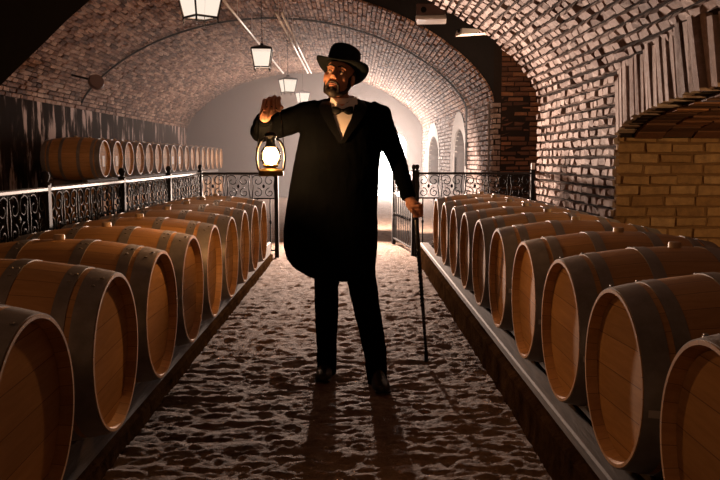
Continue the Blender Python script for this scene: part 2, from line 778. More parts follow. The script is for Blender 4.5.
# rim of the near vault facing the bay
pts = [near.p[i] for i in range(len(near.p)) if 1.9 <= near.c[i] <= near.len * 0.6]
for a, b in zip(pts, pts[1:]):
    quad(bm, (a.x, NEAR_Y, a.y), (b.x, NEAR_Y, b.y), (b.x + (0.1 if b.x > 2.3 else 0.05), NEAR_Y, b.y + 0.7), (a.x + (0.1 if a.x > 2.3 else 0.05), NEAR_Y, a.y + 0.7), 1)
structure('ceiling', bm, [M['brick_wall'], M['mortar']])

# near right wall with the deep arched niche
NYC, NHW, NZS, NRISE = 3.9, 3.2, 1.44, 0.31
WT = 1.8
solid = bmesh.new()
box(solid, (XR + WT / 2 + 0.012, (NEAR_Y - 3) / 2, 1.1), (WT, NEAR_Y + 3, 2.3))
cutter = bmesh.new()
prism_x(cutter, arch_poly(NYC, NHW + 0.012, -0.2, NZS, NRISE, 24), XR - 0.3, XR + 1.6)
bm = cut(solid, cutter)
for f in bm.faces:
    f.material_index = 1
VS = 0.47                                     # length of the voussoirs


def arch_z(y):
    return NZS + NRISE * math.sqrt(max(0, 1 - ((y - NYC) / NHW) ** 2))


def skip_near(y, z):
    return abs(y - NYC) < NHW and z < arch_z(y) + VS


def wall_map(u, v, h):
    return Vector((XR - h, u, v))


lay(bm, wall_map, NYC + NHW, NEAR_Y, 0.0, 2.05, 0.19, 0.092, gap=0.022, h=0.045, hj=0.018, jit=0.010)
lay(bm, wall_map, 0.5, NYC + NHW, 1.5, 2.05, 0.19, 0.092, gap=0.022, h=0.045, hj=0.018, jit=0.010, skip=skip_near)
# end face of the wall, turned to the bay
lay(bm, lambda u, v, h: Vector((u, NEAR_Y + h, v)), XR + 0.0, XR + WT, 0, 2.2, 0.2, 0.088)
# bricks standing on end along the flat arch


def near_x(z):
    for a_, b_ in zip(near.p, near.p[1:]):
        if a_.y <= z <= b_.y and b_.y > a_.y:
            return a_.x + (b_.x - a_.x) * (z - a_.y) / (b_.y - a_.y)
    return XR


y = 0.9
while y < NYC + NHW - 0.05:
    wdt = 0.066 + random.uniform(-0.012, 0.010)
    hb = 0.055 + random.uniform(-0.03, 0.02)
    lean = 0.02 * (y - NYC)
    zb0, zb1 = arch_z(y) + random.uniform(-.015, .015), arch_z(y + wdt)
    zt = zb0 + VS + random.uniform(-.025, .025)
    Pq = [(y, zb0), (y + wdt, zb1), (y + wdt + lean, zt), (y + lean, zt)]
    base = [bm.verts.new((XR + 0.12, *p)) for p in Pq]
    top = [bm.verts.new((near_x(p[1]) - hb + random.uniform(-.006, .006), p[0] + random.uniform(-.006, .006), p[1])) for p in Pq]
    for i in range(4):
        bm.faces.new((base[i], base[(i + 1) % 4], top[(i + 1) % 4], top[i])).material_index = 0
    bm.faces.new(top[::-1]).material_index = 0
    y += wdt + 0.038
structure('wall_right', bm, [M['brick_wall'], M['mortar']])

# ochre brickwork inside the side passage: far jamb, back and soffit
bm = bmesh.new()
JY = NYC + NHW
lay(bm, lambda u, v, h: Vector((u, JY + 0.012 - h, v)), XR - 0.02, XR + 1.6, 0.0, NZS + 0.02, 0.26, 0.094, gap=0.009, h=0.022, hj=0.010, jit=0.008)
lay(bm, lambda u, v, h: Vector((XR + 1.6 - h, u, v)), 0.9, JY, 0.0, NZS + 0.3, 0.26, 0.094, gap=0.009, h=0.022, hj=0.010, jit=0.008, skip=lambda y, z: z > arch_z(y) - 0.04)
box(bm, (XR + 0.8, JY + 0.013, 0.7), (1.62, 0.01, 1.6), mi=1)
structure('wall_right', bm, [M['brick_niche'], M['mortar_brown']])
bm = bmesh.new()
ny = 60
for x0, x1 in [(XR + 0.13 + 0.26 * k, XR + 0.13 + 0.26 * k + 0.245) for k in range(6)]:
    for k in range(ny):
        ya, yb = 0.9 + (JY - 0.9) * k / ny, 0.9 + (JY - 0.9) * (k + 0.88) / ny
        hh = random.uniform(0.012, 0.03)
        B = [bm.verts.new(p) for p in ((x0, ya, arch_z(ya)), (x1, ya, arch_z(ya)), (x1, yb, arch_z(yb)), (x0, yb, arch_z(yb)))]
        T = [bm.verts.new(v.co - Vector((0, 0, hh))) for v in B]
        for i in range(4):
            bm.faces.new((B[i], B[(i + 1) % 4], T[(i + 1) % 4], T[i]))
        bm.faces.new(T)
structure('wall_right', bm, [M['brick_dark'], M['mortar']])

# far right wall with two small arched niches
solid = bmesh.new()
box(solid, (XR + 0.3 + 0.012, (FAR_Y + END_Y) / 2, 1.15), (0.6, END_Y - FAR_Y, 2.3))
FN = [(17.7, 1.0, 1.28, 0.62), (23.3, 1.5, 1.22, 0.68)]
for yc, hw, zs, rs in FN:
    cutter = bmesh.new()
    prism_x(cutter, arch_poly(yc, hw, 0.5, zs, rs), XR - 0.3, XR + 0.35)
    solid = cut(solid, cutter)
bm = solid
for f in bm.faces:
    f.material_index = 1
    c_ = f.calc_center_median()
    if XR + 0.05 < c_.x < XR + 0.5 and c_.y > FAR_Y + 0.1:
        f.material_index = 2


def skip_far(y, z):
    return any(in_arch(y, z, yc, hw, zs, rs, 0.32) and z > 0.5 for yc, hw, zs, rs in FN)


lay(bm, wall_map, FAR_Y, END_Y, 0.0, 2.26, 0.25, 0.088, hj=0.014, skip=skip_far)
for yc, hw, zs, rs in FN:                      # pale plastered hoods round the niches
    n_ = 20
    P = [(yc - hw, 0.5), ] + [(yc - hw * math.cos(PI * k / n_), zs + rs * math.sin(PI * k / n_)) for k in range(n_ + 1)] + [(yc + hw, 0.5)]
    Q = [(yc - hw - 0.3, 0.5), ] + [(yc - (hw + 0.3) * math.cos(PI * k / n_), zs + (rs + 0.38) * math.sin(PI * k / n_)) for k in range(n_ + 1)] + [(yc + hw + 0.3, 0.5)]
    for i in range(len(P) - 1):
        quad(bm, (XR - 0.03, *P[i]), (XR - 0.03, *P[i + 1]), (XR - 0.045, *Q[i + 1]), (XR - 0.045, *Q[i]), 3)
        quad(bm, (XR - 0.03, *P[i]), (XR + 0.06, *P[i]), (XR + 0.06, *P[i + 1]), (XR - 0.03, *P[i + 1]), 3)
# end face towards the bay
lay(bm, lambda u, v, h: Vector((u, FAR_Y - h, v)), XR, XR + 0.12, 0, 2.2, 0.2, 0.088)
M['plaster_pale'] = plain('pale_plaster', (0.55, 0.5, 0.46), 0.9, bump=(8, 0.5, 0.02))
structure('wall_right', bm, [M['brick_wall'], M['mortar'], M['plaster_end'], M['plaster_pale']])

# side bay between the two vaults: dark red brick, high dark ceiling
bm = bmesh.new()
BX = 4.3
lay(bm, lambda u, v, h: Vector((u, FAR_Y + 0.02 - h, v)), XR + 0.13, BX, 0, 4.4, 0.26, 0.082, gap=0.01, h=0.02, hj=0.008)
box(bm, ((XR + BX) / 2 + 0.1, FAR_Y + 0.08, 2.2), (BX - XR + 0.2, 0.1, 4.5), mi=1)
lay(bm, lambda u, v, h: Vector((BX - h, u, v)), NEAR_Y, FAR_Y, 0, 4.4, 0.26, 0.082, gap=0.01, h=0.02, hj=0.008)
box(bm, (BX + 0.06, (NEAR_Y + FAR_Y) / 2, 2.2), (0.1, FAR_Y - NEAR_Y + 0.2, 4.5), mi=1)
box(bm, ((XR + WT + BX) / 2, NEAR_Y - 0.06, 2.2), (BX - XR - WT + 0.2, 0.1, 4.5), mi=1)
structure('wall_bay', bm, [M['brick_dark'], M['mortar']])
bm = bmesh.new()
box(bm, ((XC - 0.5 + BX) / 2, (NEAR_Y + FAR_Y) / 2, 4.5), (BX - XC + 0.7, FAR_Y - NEAR_Y + 0.4, 0.1))
# closing walls of the slot above both vaults
pts = [far.p[i] for i in range(len(far.p)) if 2.2 <= far.c[i] <= far.len * 0.52]
for a, b in zip(pts, pts[1:]):
    quad(bm, (a.x, FAR_Y + 0.03, a.y), (b.x, FAR_Y + 0.03, b.y), (b.x, FAR_Y + 0.03, 4.55), (a.x, FAR_Y + 0.03, 4.55))
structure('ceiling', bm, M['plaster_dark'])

# left wall, with peeling whitewash, and an added dark pier imitating unlit vault
bm = bmesh.new()
box(bm, (XL - 0.1, (END_Y + 7) / 2, 1.15), (0.2, END_Y - 7, 2.35))
structure('wall_left', bm, M['plaster_peel'])
bm = bmesh.new()
PY = 6.6
e = [at(96, -8, PY), at(90, 0, PY), at(66, 21, PY), at(42, 45, PY), at(18, 68, PY), at(-4, 90, PY), at(-12, 120, PY), at(-14, 400, PY)]
poly = [(p.x, p.z) for p in e]
poly[-1] = (poly[-1][0], -0.05)
poly += [(XL - 0.2, -0.05), (XL - 0.2, 4.3), (-1.9, 4.3), (poly[0][0] + 0.3, poly[0][1] + 0.6)]
back = [(x + (-0.22 if i < 8 or i > 9 else 0), z + (0.12 if i < 7 or i == 11 else 0)) for i, (x, z) in enumerate(poly)]
loft(bm, [[Vector((x, PY, z)) for x, z in poly], [Vector((x, PY + 0.25, z)) for x, z in back]])
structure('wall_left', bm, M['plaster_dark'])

# entrance wall behind the photographer and plain left side there
bm = bmesh.new()
box(bm, ((XL + XR) / 2, -3.1, 2), (XR - XL + 1, 0.2, 4.4))
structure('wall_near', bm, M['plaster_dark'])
bm = bmesh.new()
box(bm, (XL - 0.1, 1.8, 1.15), (0.2, 9.8, 2.35))
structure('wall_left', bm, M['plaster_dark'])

# far end wall with the bright doorway
DX0, DX1, DZ = -0.3, 1.8, 1.75
solid = bmesh.new()
box(solid, ((XL + XR) / 2, END_Y + 0.2, 2.1), (XR - XL + 1.5, 0.4, 4.6))
cutter = bmesh.new()
ap = arch_poly((DX0 + DX1) / 2, (DX1 - DX0) / 2, -0.1, DZ, 0.5)
prism_y(cutter, ap, END_Y - 0.3, END_Y + 0.8)
bm = cut(solid, cutter)
structure('wall_far', bm, M['plaster_end'])
bm = bmesh.new()
prism_y(bm, [(x, z) for x, z in arch_poly((DX0 + DX1) / 2, (DX1 - DX0) / 2 + 0.05, -0.04, DZ, 0.55)], END_Y + 0.3, END_Y + 0.33)
structure('door_1', bm, M['daylight'])

# stone kerbs carrying the barrels
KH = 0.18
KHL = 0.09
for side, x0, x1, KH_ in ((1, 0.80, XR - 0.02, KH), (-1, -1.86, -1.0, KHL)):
    bm = bmesh.new()
    xa, xb = (x0, x1)
    nseg = 260
    Y0, Y1 = 1.2, 9.9
    prev = None
    for i in range(nseg + 1):
        y = Y0 + (Y1 - Y0) * i / nseg
        wob = noise.fractal(Vector((y * 5, side * 3, 0)), 0.9, 2, 4) * 0.004
        wob2 = noise.fractal(Vector((y * 7, side * 3, 4)), 0.9, 2, 4) * 0.004
        xe, xo = (xa, xb) if side > 0 else (xb, xa)
        r = [(xe - side * (0.01 + wob2), y, -0.05), (xe + wob * side - side * wob2, y, KH_ * 0.5), (xe + wob * side, y, KH_ - 0.02), (xe + side * 0.025 + wob * side, y, KH_), (xo, y, KH_)]
        r = [bm.verts.new(p) for p in r]
        if prev:
            for k in range(4):
                bm.faces.new((prev[k], prev[k + 1], r[k + 1], r[k]))
        prev = r
    bm.faces.new(prev)
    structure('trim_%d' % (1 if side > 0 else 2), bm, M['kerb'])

# ------------------------------------------------------------------ barrels


def br(x):
    t = x / (BL / 2)
    return BH + (BR - BH) * (1 - t * t)


def hoop_bm(x0, x1):
    bm = bmesh.new()
    n = 5
    xs = [x0 + (x1 - x0) * k / n for k in range(n + 1)]
    prof = [(x, br(x) + 0.0035) for x in xs] + [(x, br(x) - 0.001) for x in xs[::-1]]
    lathe_x(bm, prof, 64, closed=True)
    xm = (x0 + x1) / 2
    for dy, dx in ((0.0, -0.25), (0.0, 0.25), (0.05, 0.0)):       # rivets and the lapped end
        rr = br(xm) + 0.004
        a = dy / rr + 0.25
        ball(bm, (xm + dx * (x1 - x0), rr * math.sin(a), rr * math.cos(a)), (0.008, 0.008, 0.004), 1)
    bmesh.ops.translate(bm, verts=bm.verts, vec=(0, 0, BR))
    return bm


def make_barrel(full=True):
    root = empty('wine_barrel', (0, 0, 0))
    H = BL / 2
    bm = bmesh.new()
    xs = [-H + BL * k / 24 for k in range(25)]
    prof = [(-H + 0.045, BH - 0.024), (-H, BH - 0.011)] + [(x, br(x)) for x in xs] + [(H, BH - 0.011), (H - 0.045, BH - 0.024)]
    lathe_x(bm, prof, 64)
    bmesh.ops.translate(bm, verts=bm.verts, vec=(0, 0, BR))
    obj('staves', bm, M['oak'], root, True, 40)
    for s in (-1, 1):
        bm = bmesh.new()
        lathe_x(bm, [(s * (H - 0.036), BH - 0.024), (s * (H - 0.036), 0.001)], 48)
        lathe_x(bm, [(s * (H - 0.052), BH - 0.024), (s * (H - 0.052), 0.001)], 48)
        bmesh.ops.translate(bm, verts=bm.verts, vec=(0, 0, BR))
        obj('head', bm, M['oak_head'], root)
        for a, b in ((H - 0.078, H - 0.003), (H - 0.145, H - 0.098), (H - 0.345, H - 0.295)):
            x0, x1 = sorted((s * a, s * b))
            hp = obj('hoop', hoop_bm(x0, x1), M['hoop'], root, True, 35)
    bm = bmesh.new()
    lathe_z(bm, [(0.001, 0.022), (0.021, 0.022), (0.025, 0.016), (0.024, -0.02)], 16, (0, 0, 2 * BR))
    obj('bung', bm, M['bung'], root, True, 40)
    return root


def tag_mesh():
    # small stamped plate on the wide end hoop, on the side turned to the camera
    bm = bmesh.new()
    a0 = R(-98)
    for s in (-1, 1):
        pass
    n = 4
    x0, x1 = -BL / 2 + 0.016, -BL / 2 + 0.062
    prev = None
    for k in range(n + 1):
        a = a0 - 0.04 + 0.08 * k / n
        ring = [bm.verts.new((x, (br(x) + 0.0062) * math.sin(a), BR + (br(x) + 0.0062) * math.cos(a))) for x in (x0, x1)]
        low = [bm.verts.new((x, (br(x) + 0.002) * math.sin(a), BR + (br(x) + 0.002) * math.cos(a))) for x in (x0, x1)]
        r = [low[0], ring[0], ring[1], low[1]]
        if prev:
            for i in range(3):
                bm.faces.new((prev[i], prev[i + 1], r[i + 1], r[i]))
        prev = r
    return bm


proto = make_barrel()
tg = obj('hoop_tag', tag_mesh(), M['tag'], proto)

PITCHB = 0.69
BXR, BXL = 0.838, -0.86
rightY = [1.835 + PITCHB * k for k in range(10)]
leftY = [2.20 + PITCHB * k for k in range(9)]
Zb = 0.262
used = False


def put_barrel(x, y, z, rz, label, group, tags=True):
    global used
    o = copy_tree(proto) if used else proto
    used = True
    o.location = (x, y, z)
    o.rotation_euler = (random.uniform(-0.06, 0.06), 0, rz + random.uniform(-0.012, 0.012))
    tag(o, label, 'barrel', group)
    return o


ORD = ['first', 'second', 'third', 'fourth', 'fifth', 'sixth', 'seventh', 'eighth', 'ninth', 'tenth', 'eleventh', 'twelfth',
       'thirteenth', 'fourteenth', 'fifteenth', 'sixteenth', 'seventeenth', 'eighteenth', 'nineteenth', 'twentieth']
extraR = {0: 'cut by the photo edge', 9: 'nearest the cross railing'}
for k, y in enumerate(rightY):
    lab = 'oak barrel, %s from the front in the right-hand row' % ORD[k]
    if k in extraR:
        lab += ', ' + extraR[k]
    put_barrel(BXR + BL / 2, y, Zb - (0.05 if k == 0 else 0.04 if k == 1 else 0.03), 0.0, lab, 'barrels in the row right of the path')
extraL = {0: 'cut by the photo edge', 8: 'nearest the cross railing'}
for k, y in enumerate(leftY):
    lab = 'oak barrel, %s from the front in the left-hand row' % ORD[k]
    if k in extraL:
        lab += ', ' + extraL[k]
    put_barrel(BXL - BL / 2, y - (0.05 if k == 0 else 0), Zb - (0.04 if k == 0 else 0.035), PI, lab, 'barrels in the row left of the path')

# timber bearers under the rows
for side, xs in (('right', (1.03, 1.55)), ('left', (-1.06, -1.58))):
    for j, x in enumerate(xs):
        bm = bmesh.new()
        hgt = BR - br(BL / 2 - 0.2) + Zb - (0.03 if side == 'right' else 0.035)
        KS = KH if side == 'right' else KHL
        bevel_box(bm, (0, 0, 0), (0.09, 8.5, hgt - KS), 0.008)
        o = obj('timber_bearer', bm, M['timber'])
        o.location = (x, 5.6, (hgt + KS) / 2)
        tag(o, 'long timber bearer under the %s-hand barrel row, on the %s side' % (side, ('path', 'wall' if side == 'right' else 'railing')[j]), 'beam', 'timber bearers under the barrel rows')
bm = bmesh.new()
bevel_box(bm, (0, 0, 0), (0.10, 8.6, 0.05), 0.008)
o = obj('edge_plank', bm, M['timber'])
o.location = (0.885, 5.55, KH + 0.025)
tag(o, 'worn grey plank lying along the edge of the right stone kerb', 'plank')

# back row on the left, stacked two high against the wall
BKX = -3.92 - BL / 2
backY = [12.75 + 0.70 * k for k in range(17)]
for tier, zz in (('lower', 0.12), ('upper', 0.92)):
    for k, y in enumerate(backY):
        put_barrel(BKX, y, zz, PI, 'oak barrel in the %s tier along the left wall, %s from the near end' % (tier, ORD[k]),
                   'barrels stacked along the left wall')
    for j, x in enumerate((BKX - 0.26, BKX + 0.26)):
        bm = bmesh.new()
        bevel_box(bm, (0, 0, 0), (0.09, 12.0, 0.115), 0.01)
        o = obj('rack_beam', bm, M['timber'])
        o.location = (x, backY[0] + 5.6, zz - 0.04)
        tag(o, 'dark timber rack beam under the %s tier of wall barrels, %s one' % (tier, ('rear', 'front')[j]), 'beam', 'rack beams of the wall barrels')
# white blank rectangles on three of the upper barrel heads
for k in (0, 1, 7, 8):
    bm = bmesh.new()
    box(bm, (0, 0, 0), (0.003, 0.13, 0.17))
    o = obj('blank_slip', bm, M['blank'])
    o.location = (BKX + BL / 2 - 0.033, backY[k] + 0.03, 0.92 + BR - 0.04)
    tag(o, 'white paper slip on the head of the %s upper barrel by the left wall' % ORD[k], 'label', 'paper slips on the wall barrels')

# ------------------------------------------------------------------ wrought iron railings
RH = 1.09


def spiral(c, r0, r1, a0, turns, n=22):
    return [(c[0] + (r0 + (r1 - r0) * k / n) * math.cos(a0 + turns * 2 * PI * k / n), 0,
             c[1] + (r0 + (r1 - r0) * k / n) * math.sin(a0 + turns * 2 * PI * k / n)) for k in range(n + 1)]


def scroll_bm(wd, z0, z1):
    """a pair of facing C scrolls with a small heart, in the X-Z plane"""
    bm = bmesh.new()
    h = z1 - z0
    for s in (-1, 1):
        r = h * 0.27
        c1 = (s * wd * 0.24, z1 - r)
        p = [(c1[0] + s * 0, 0, c1[1])]
        p = spiral(c1, 0.012, r, 0.5 * PI, -s * 1.15, 20)
        c2 = (s * wd * 0.24, z0 + r * 0.8)
        q = spiral(c2, r * 0.8, 0.012, PI * 0.5 if True else 0, s * 1.2, 20)
        tube(bm, p, 0.0065, 6)
        tube(bm, q, 0.0065, 6)
        tube(bm, [(s * wd * 0.46, 0, z1), (s * wd * 0.40, 0, (z0 + z1) / 2), (s * wd * 0.46, 0, z0)], 0.006, 6)
    ball(bm, (0, 0, (z0 + z1) / 2), (0.018, 0.012, 0.026), 2)
    return bm


SCR = {}


def railing(name, a, b, label, ztop=RH, group='iron railings round the barrels', zbase=0.0, last_post=False, cat='railing'):
    a, b = Vector(a), Vector(b)
    L = (b - a).length
    root = empty(name, (a.x, a.y, zbase), math.atan2(b.y - a.y, b.x - a.x), label, cat, group)
    zt = ztop - zbase
    bm = bmesh.new()
    bevel_box(bm, (L / 2, 0, zt - 0.015), (L - 0.02, 0.05, 0.03), 0.007)
    obj('top_rail', bm, M['iron_worn'], root)
    for z in (zt - 0.33, 0.1):
        bm = bmesh.new()
        box(bm, (L / 2, 0, z), (L - 0.02, 0.025, 0.018))
        obj('rail', bm, M['iron'], root)
    nmod = max(1, round(L / 0.28))
    wd = L / nmod
    for i in range(nmod):
        key = round(wd, 3)
        if key not in SCR:
            SCR[key] = (obj('scroll', scroll_bm(wd, zt - 0.32, zt - 0.03), M['iron'], root, True), None)
            s = SCR[key][0]
            bl = bmesh.new()
            box(bl, (0, 0, (zt - 0.33 + 0.1) / 2), (0.016, 0.016, zt - 0.43))
            ball(bl, (0, 0, zt * 0.42), (0.016, 0.016, 0.03), 2)
            bb = obj('baluster', bl, M['iron'], root)
            SCR[key] = (s, bb)
            bb.location.x = wd * 0.5
        else:
            s = SCR[key][0].copy()
            col.objects.link(s)
            s.parent = root
            bb = SCR[key][1].copy()
            col.objects.link(bb)
            bb.parent = root
        s.location.x = (i + 0.5) * wd
        bb.location.x = (i + 0.25) * wd
        b2 = SCR[key][1].copy()
        col.objects.link(b2)
        b2.parent = root
        b2.location.x = (i + 0.75) * wd
        bb.location.z = b2.location.z = 0
    for x in (0, L) if last_post else (0,):
        bm = bmesh.new()
        box(bm, (x, 0, zt / 2), (0.05, 0.05, zt + 0.02))
        lathe_z(bm, [(0.001, 0.09), (0.02, 0.082), (0.03, 0.06), (0.022, 0.035), (0.016, 0.02), (0.034, 0.01), (0.034, 0)], 14, (x, 0, zt + 0.01))
        obj('post', bm, M['iron'], root)
    return root


RX = -1.93
py = [3.35, 5.05, 6.72, 8.42, 10.15]
wh = ['nearest the camera', 'second section from the front', 'third section from the front', 'last section before the corner']
for i in range(4):
    railing('railing', (RX, py[i], 0), (RX, py[i + 1], 0), 'black wrought iron railing behind the left barrel row, %s' % wh[i], group='iron railings round the barrels')
railing('railing', (RX, 10.15, 0), (-0.97, 10.15, 0), 'black wrought iron railing across the end of the left barrel row', last_post=True)
railing('railing', (0.82, 10.25, 0), (2.30, 10.25, 0), 'black wrought iron railing across the end of the right barrel row', last_post=True)
railing('gate', (0.78, 10.33, 0), (0.60, 11.75, 0), 'black iron gate leaf swung open beside the path, right of the man', group='iron gates', last_post=True, cat='gate')

# ------------------------------------------------------------------ ceiling lanterns


def make_ceiling_lantern():
    root = empty('hanging_lantern', (0, 0, 0))
    # origin at the lantern's bottom; square, wider at the top
    bw_, tw_, hh = 0.125, 0.175, 0.30
    z0 = 0.06
    fr = bmesh.new()
    for sx in (-1, 1):
        for sy in (-1, 1):
            tube(fr, [(sx * bw_, sy * bw_, 0), (sx * bw_, sy * bw_, z0), (sx * tw_, sy * tw_, z0 + hh)], 0.011, 6)
    for z, ww in ((z0, bw_), (z0 + hh, tw_)):
        for s in (-1, 1):
            tube(fr, [(-ww, s * ww, z), (ww, s * ww, z)], 0.012, 6)
            tube(fr, [(s * ww, -ww, z), (s * ww, ww, z)], 0.012, 6)
    obj('frame', fr, M['iron_dark'], root)
    for k in range(4):
        bm = bmesh.new()
        rot = Matrix.Rotation(k * PI / 2, 4, 'Z')
        e = 0.004
        pts = [(-bw_ + .01, bw_ - e, z0 + .01), (bw_ - .01, bw_ - e, z0 + .01), (tw_ - .01, tw_ - e, z0 + hh - .01), (-tw_ + .01, tw_ - e, z0 + hh - .01)]
        quad(bm, *[rot @ Vector(p) for p in pts])
        obj('pane', bm, M['pane'], root)
    bm = bmesh.new()
    lathe_z(bm, [(0.26, z0 + hh), (0.24, z0 + hh + 0.025), (0.10, z0 + hh + 0.06), (0.04, z0 + hh + 0.075), (0.04, z0 + hh + 0.10), (0.001, z0 + hh + 0.11)], 4, sq=True)
    obj('roof_cap', bm, M['iron_dark'], root)
    bm = bmesh.new()
    z = z0 + hh + 0.09
    i = 0
    while z < 1.30:
        rot = Matrix.Rotation((i % 2) * PI / 2, 3, 'Z')
        tube(bm, [Vector((0, 0, z + 0.025)) + rot @ Vector((0.011 * math.cos(t), 0, 0.022 * math.sin(t))) for t in (2 * PI * q / 8 for q in range(8))], 0.0035, 5, closed=True)
        z += 0.034
        i += 1
    obj('chain', bm, M['iron_dark'], root)
    return root


ll = [('nearest, cut by the top of the photo', 8.4, 2.64), ('second from the front, on a long chain', 14.0, 2.76),
      ('third from the front, just above his raised fist', 19.5, 2.78), ('smallest and farthest of the four', 25.2, 2.92)]
lp = make_ceiling_lantern()
for i, (lab, y, z) in enumerate(ll):
    o = lp if i == 0 else copy_tree(lp)
    o.location = (-1.56, y, z)
    o.rotation_euler = (0, 0, R(42 if i == 0 else (3 if i == 1 else 25)))
    tag(o, 'lit four-sided lantern hanging from the vault, ' + lab, 'lantern', 'lanterns hanging along the vault')
    lamp('lantern_light', 'POINT', (-1.56, y, z + 0.2), (60, 80, 60, 40)[i], (1, 0.60, 0.38), 0.2)

# cable trays along the crown
for x, lab in ((-1.97, 'pale cable conduit along the vault, left of the hanging lanterns'),
               (-1.27, 'pale cable conduit along the vault, left one of the right pair'),
               (-1.18, 'pale cable conduit along the vault, right one of the right pair')):
    bm = bmesh.new()
    y0_ = 7.0 if x < -1.5 else FAR_Y + 0.05
    tube(bm, [(x, y0_ + 0.02, 0), (x, END_Y - 4, 0)], 0.022, 8)
    for y in range(14, 23, 2):
        zz = far.p[30].y - 3.66
        tube(bm, [(x, y, 0), (x, y, zz)], 0.006, 5)
    o = obj('conduit', bm, M['white_metal'], smooth=True)
    o.location = (0, 0, 3.66)
    tag(o, lab, 'conduit', 'conduits along the vault')

# dark cable following the vault like a rib
for i, (y, lab) in enumerate(((16.3, 'dark cable clipped across the brick vault behind the second lantern'),)):
    bm = bmesh.new()
    pts = []
    for k in range(len(far.p)):
        q = far.p[k] + far.nn[k] * 0.06
        if 0.2 < far.c[k] < far.len - 2.4:
            pts.append((q.x, y, q.y))
    tube(bm, pts, 0.02, 8)
    tag(obj('vault_cable', bm, M['cable'], smooth=True), lab, 'cable')
bm = bmesh.new()
for x in (XR - 0.02, ):
    tube(bm, [(x - 0.06, FAR_Y - 0.06, 0.05), (x - 0.06, FAR_Y - 0.06, 2.2)], 0.018, 8)
tag(obj('pipe', bm, M['plaster_end'], smooth=True), 'thin upright pipe on the corner of the far right wall', 'pipe')

# projector box and white floodlight up in the side bay
root = empty('projector', at(431, 22, 11.4), R(-6), 'brown boxed projector with white underside hung above the right bay', 'projector')
bm = bmesh.new()
bevel_box(bm, (0, 0, 0.14), (0.40, 0.42, 0.17), 0.015)
obj('housing', bm, M['panel_brown'], root)
bm = bmesh.new()
bevel_box(bm, (0, 0, 0.03), (0.42, 0.44, 0.055), 0.012)
obj('base', bm, M['white_metal'], root)
bm = bmesh.new()
lathe_z(bm, [(0.035, 0), (0.03, 0.02), (0.022, 0.025), (0.022, 0.9)], 12, (0.05, 0, 0.22))
obj('ceiling_mount', bm, M['white_metal'], root)
bm = bmesh.new()
lathe_z(bm, [(0.04, 0), (0.04, 0.03)], 16, cap=True)
o = obj('lens', bm, M['iron_dark'], root)
o.rotation_euler = (R(90), 0, 0)
o.location = (-0.1, -0.2, 0.13)

root = empty('floodlight', at(478, 36, 12.0), R(12), 'white wedge-shaped floodlight reaching out of the dark side bay', 'lamp')
bm = bmesh.new()
A = [(-0.30, -0.12, 0.0), (0.30, -0.02, 0.06), (0.30, 0.20, 0.06), (-0.30, 0.16, 0.0)]
B = [(-0.28, -0.10, 0.09), (0.32, 0.0, 0.09), (0.30, 0.20, 0.09), (-0.28, 0.16, 0.09)]
loft(bm, [[Vector(p) for p in A], [Vector(p) for p in B]])
obj('housing', bm, M['white_metal'], root)
bm = bmesh.new()
tube(bm, [(0.1, 0.1, 0.08), (0.1, 0.1, 1.2)], 0.012, 8)
obj('hanger', bm, M['iron_dark'], root)
bm = bmesh.new()
ball(bm, (-0.29, 0.0, 0.06), 0.03, 2)
obj('knob', bm, M['iron_dark'], root)

lamp('floodlight_light', 'POINT', at(480, 50, 11.9), 32, (1, 0.62, 0.4), 0.12)

# round lamp on the left vault, white switch on the right pier
root = empty('wall_lamp', at(97, 81, 14.5), 0, 'small round spotlight fixed low on the left brick vault', 'lamp')
bm = bmesh.new()
lathe_z(bm, [(0.001, 0.0), (0.13, 0.0), (0.15, -0.05), (0.13, -0.09), (0.05, -0.16), (0.001, -0.16)], 24)
o = obj('shade', bm, M['panel_brown'], root, True, 40)
o.rotation_euler = (R(70), 0, R(40))
bm = bmesh.new()
tube(bm, [(-0.5, 0.16, 0.12), (0, 0.06, 0.0)], 0.02, 8)
obj('arm', bm, M['iron_dark'], root)
root = empty('switch_box', at(533, 169, 10.05), 0, 'tiny white switch box at the foot of the right brick pier', 'switch')
bm = bmesh.new()
bevel_box(bm, (0, 0, 0.035), (0.045, 0.03, 0.08), 0.006)
obj('housing', bm, M['white_metal'], root)

# ------------------------------------------------------------------ the man
Y0 = 4.5

def P(px, py, dy=0.0):
    return at(px, py, Y0 + dy)


PXM = 800 / Y0
ORI = Vector((P(351, 300).x, Y0, 0))


def ring(cx, cy, cz, a, b, n=40, p=2.4, tilt=0.0):
    out = []
    for k in range(n):
        t = 2 * PI * k / n
        c, s = math.cos(t), math.sin(t)
        out.append(Vector((cx + a * math.copysign(abs(c) ** (2 / p), c), cy + b * math.copysign(abs(s) ** (2 / p), s), cz + tilt * c)))
    return out


COAT = [  # y pixel, left, right, half depth, centre depth
    (98, 325, 357, .060, .03), (101, 316, 366, .072, .03), (104, 307, 378, .082, .02), (108, 301, 385, .095, .01), (116, 299, 387, .112, .0),
    (130, 301, 384, .130, -.01), (150, 297, 381, .138, -.01), (170, 292.5, 379, .135, 0), (190, 289, 378, .14, 0), (210, 286, 377.5, .15, 0),
    (230, 283.5, 378, .16, 0), (246, 283.5, 377.5, .165, 0), (258, 287, 376.5, .168, 0), (267, 294, 375.5, .168, 0), (273, 304, 375, .165, 0), (278, 316, 374.5, .16, 0)]


def coat_ring(y, l, r, hd, cy):
    a, b = P(l, y), P(r, y)
    return ring((a.x + b.x) / 2, Y0 + cy, a.z, (b.x - a.x) / 2, hd)


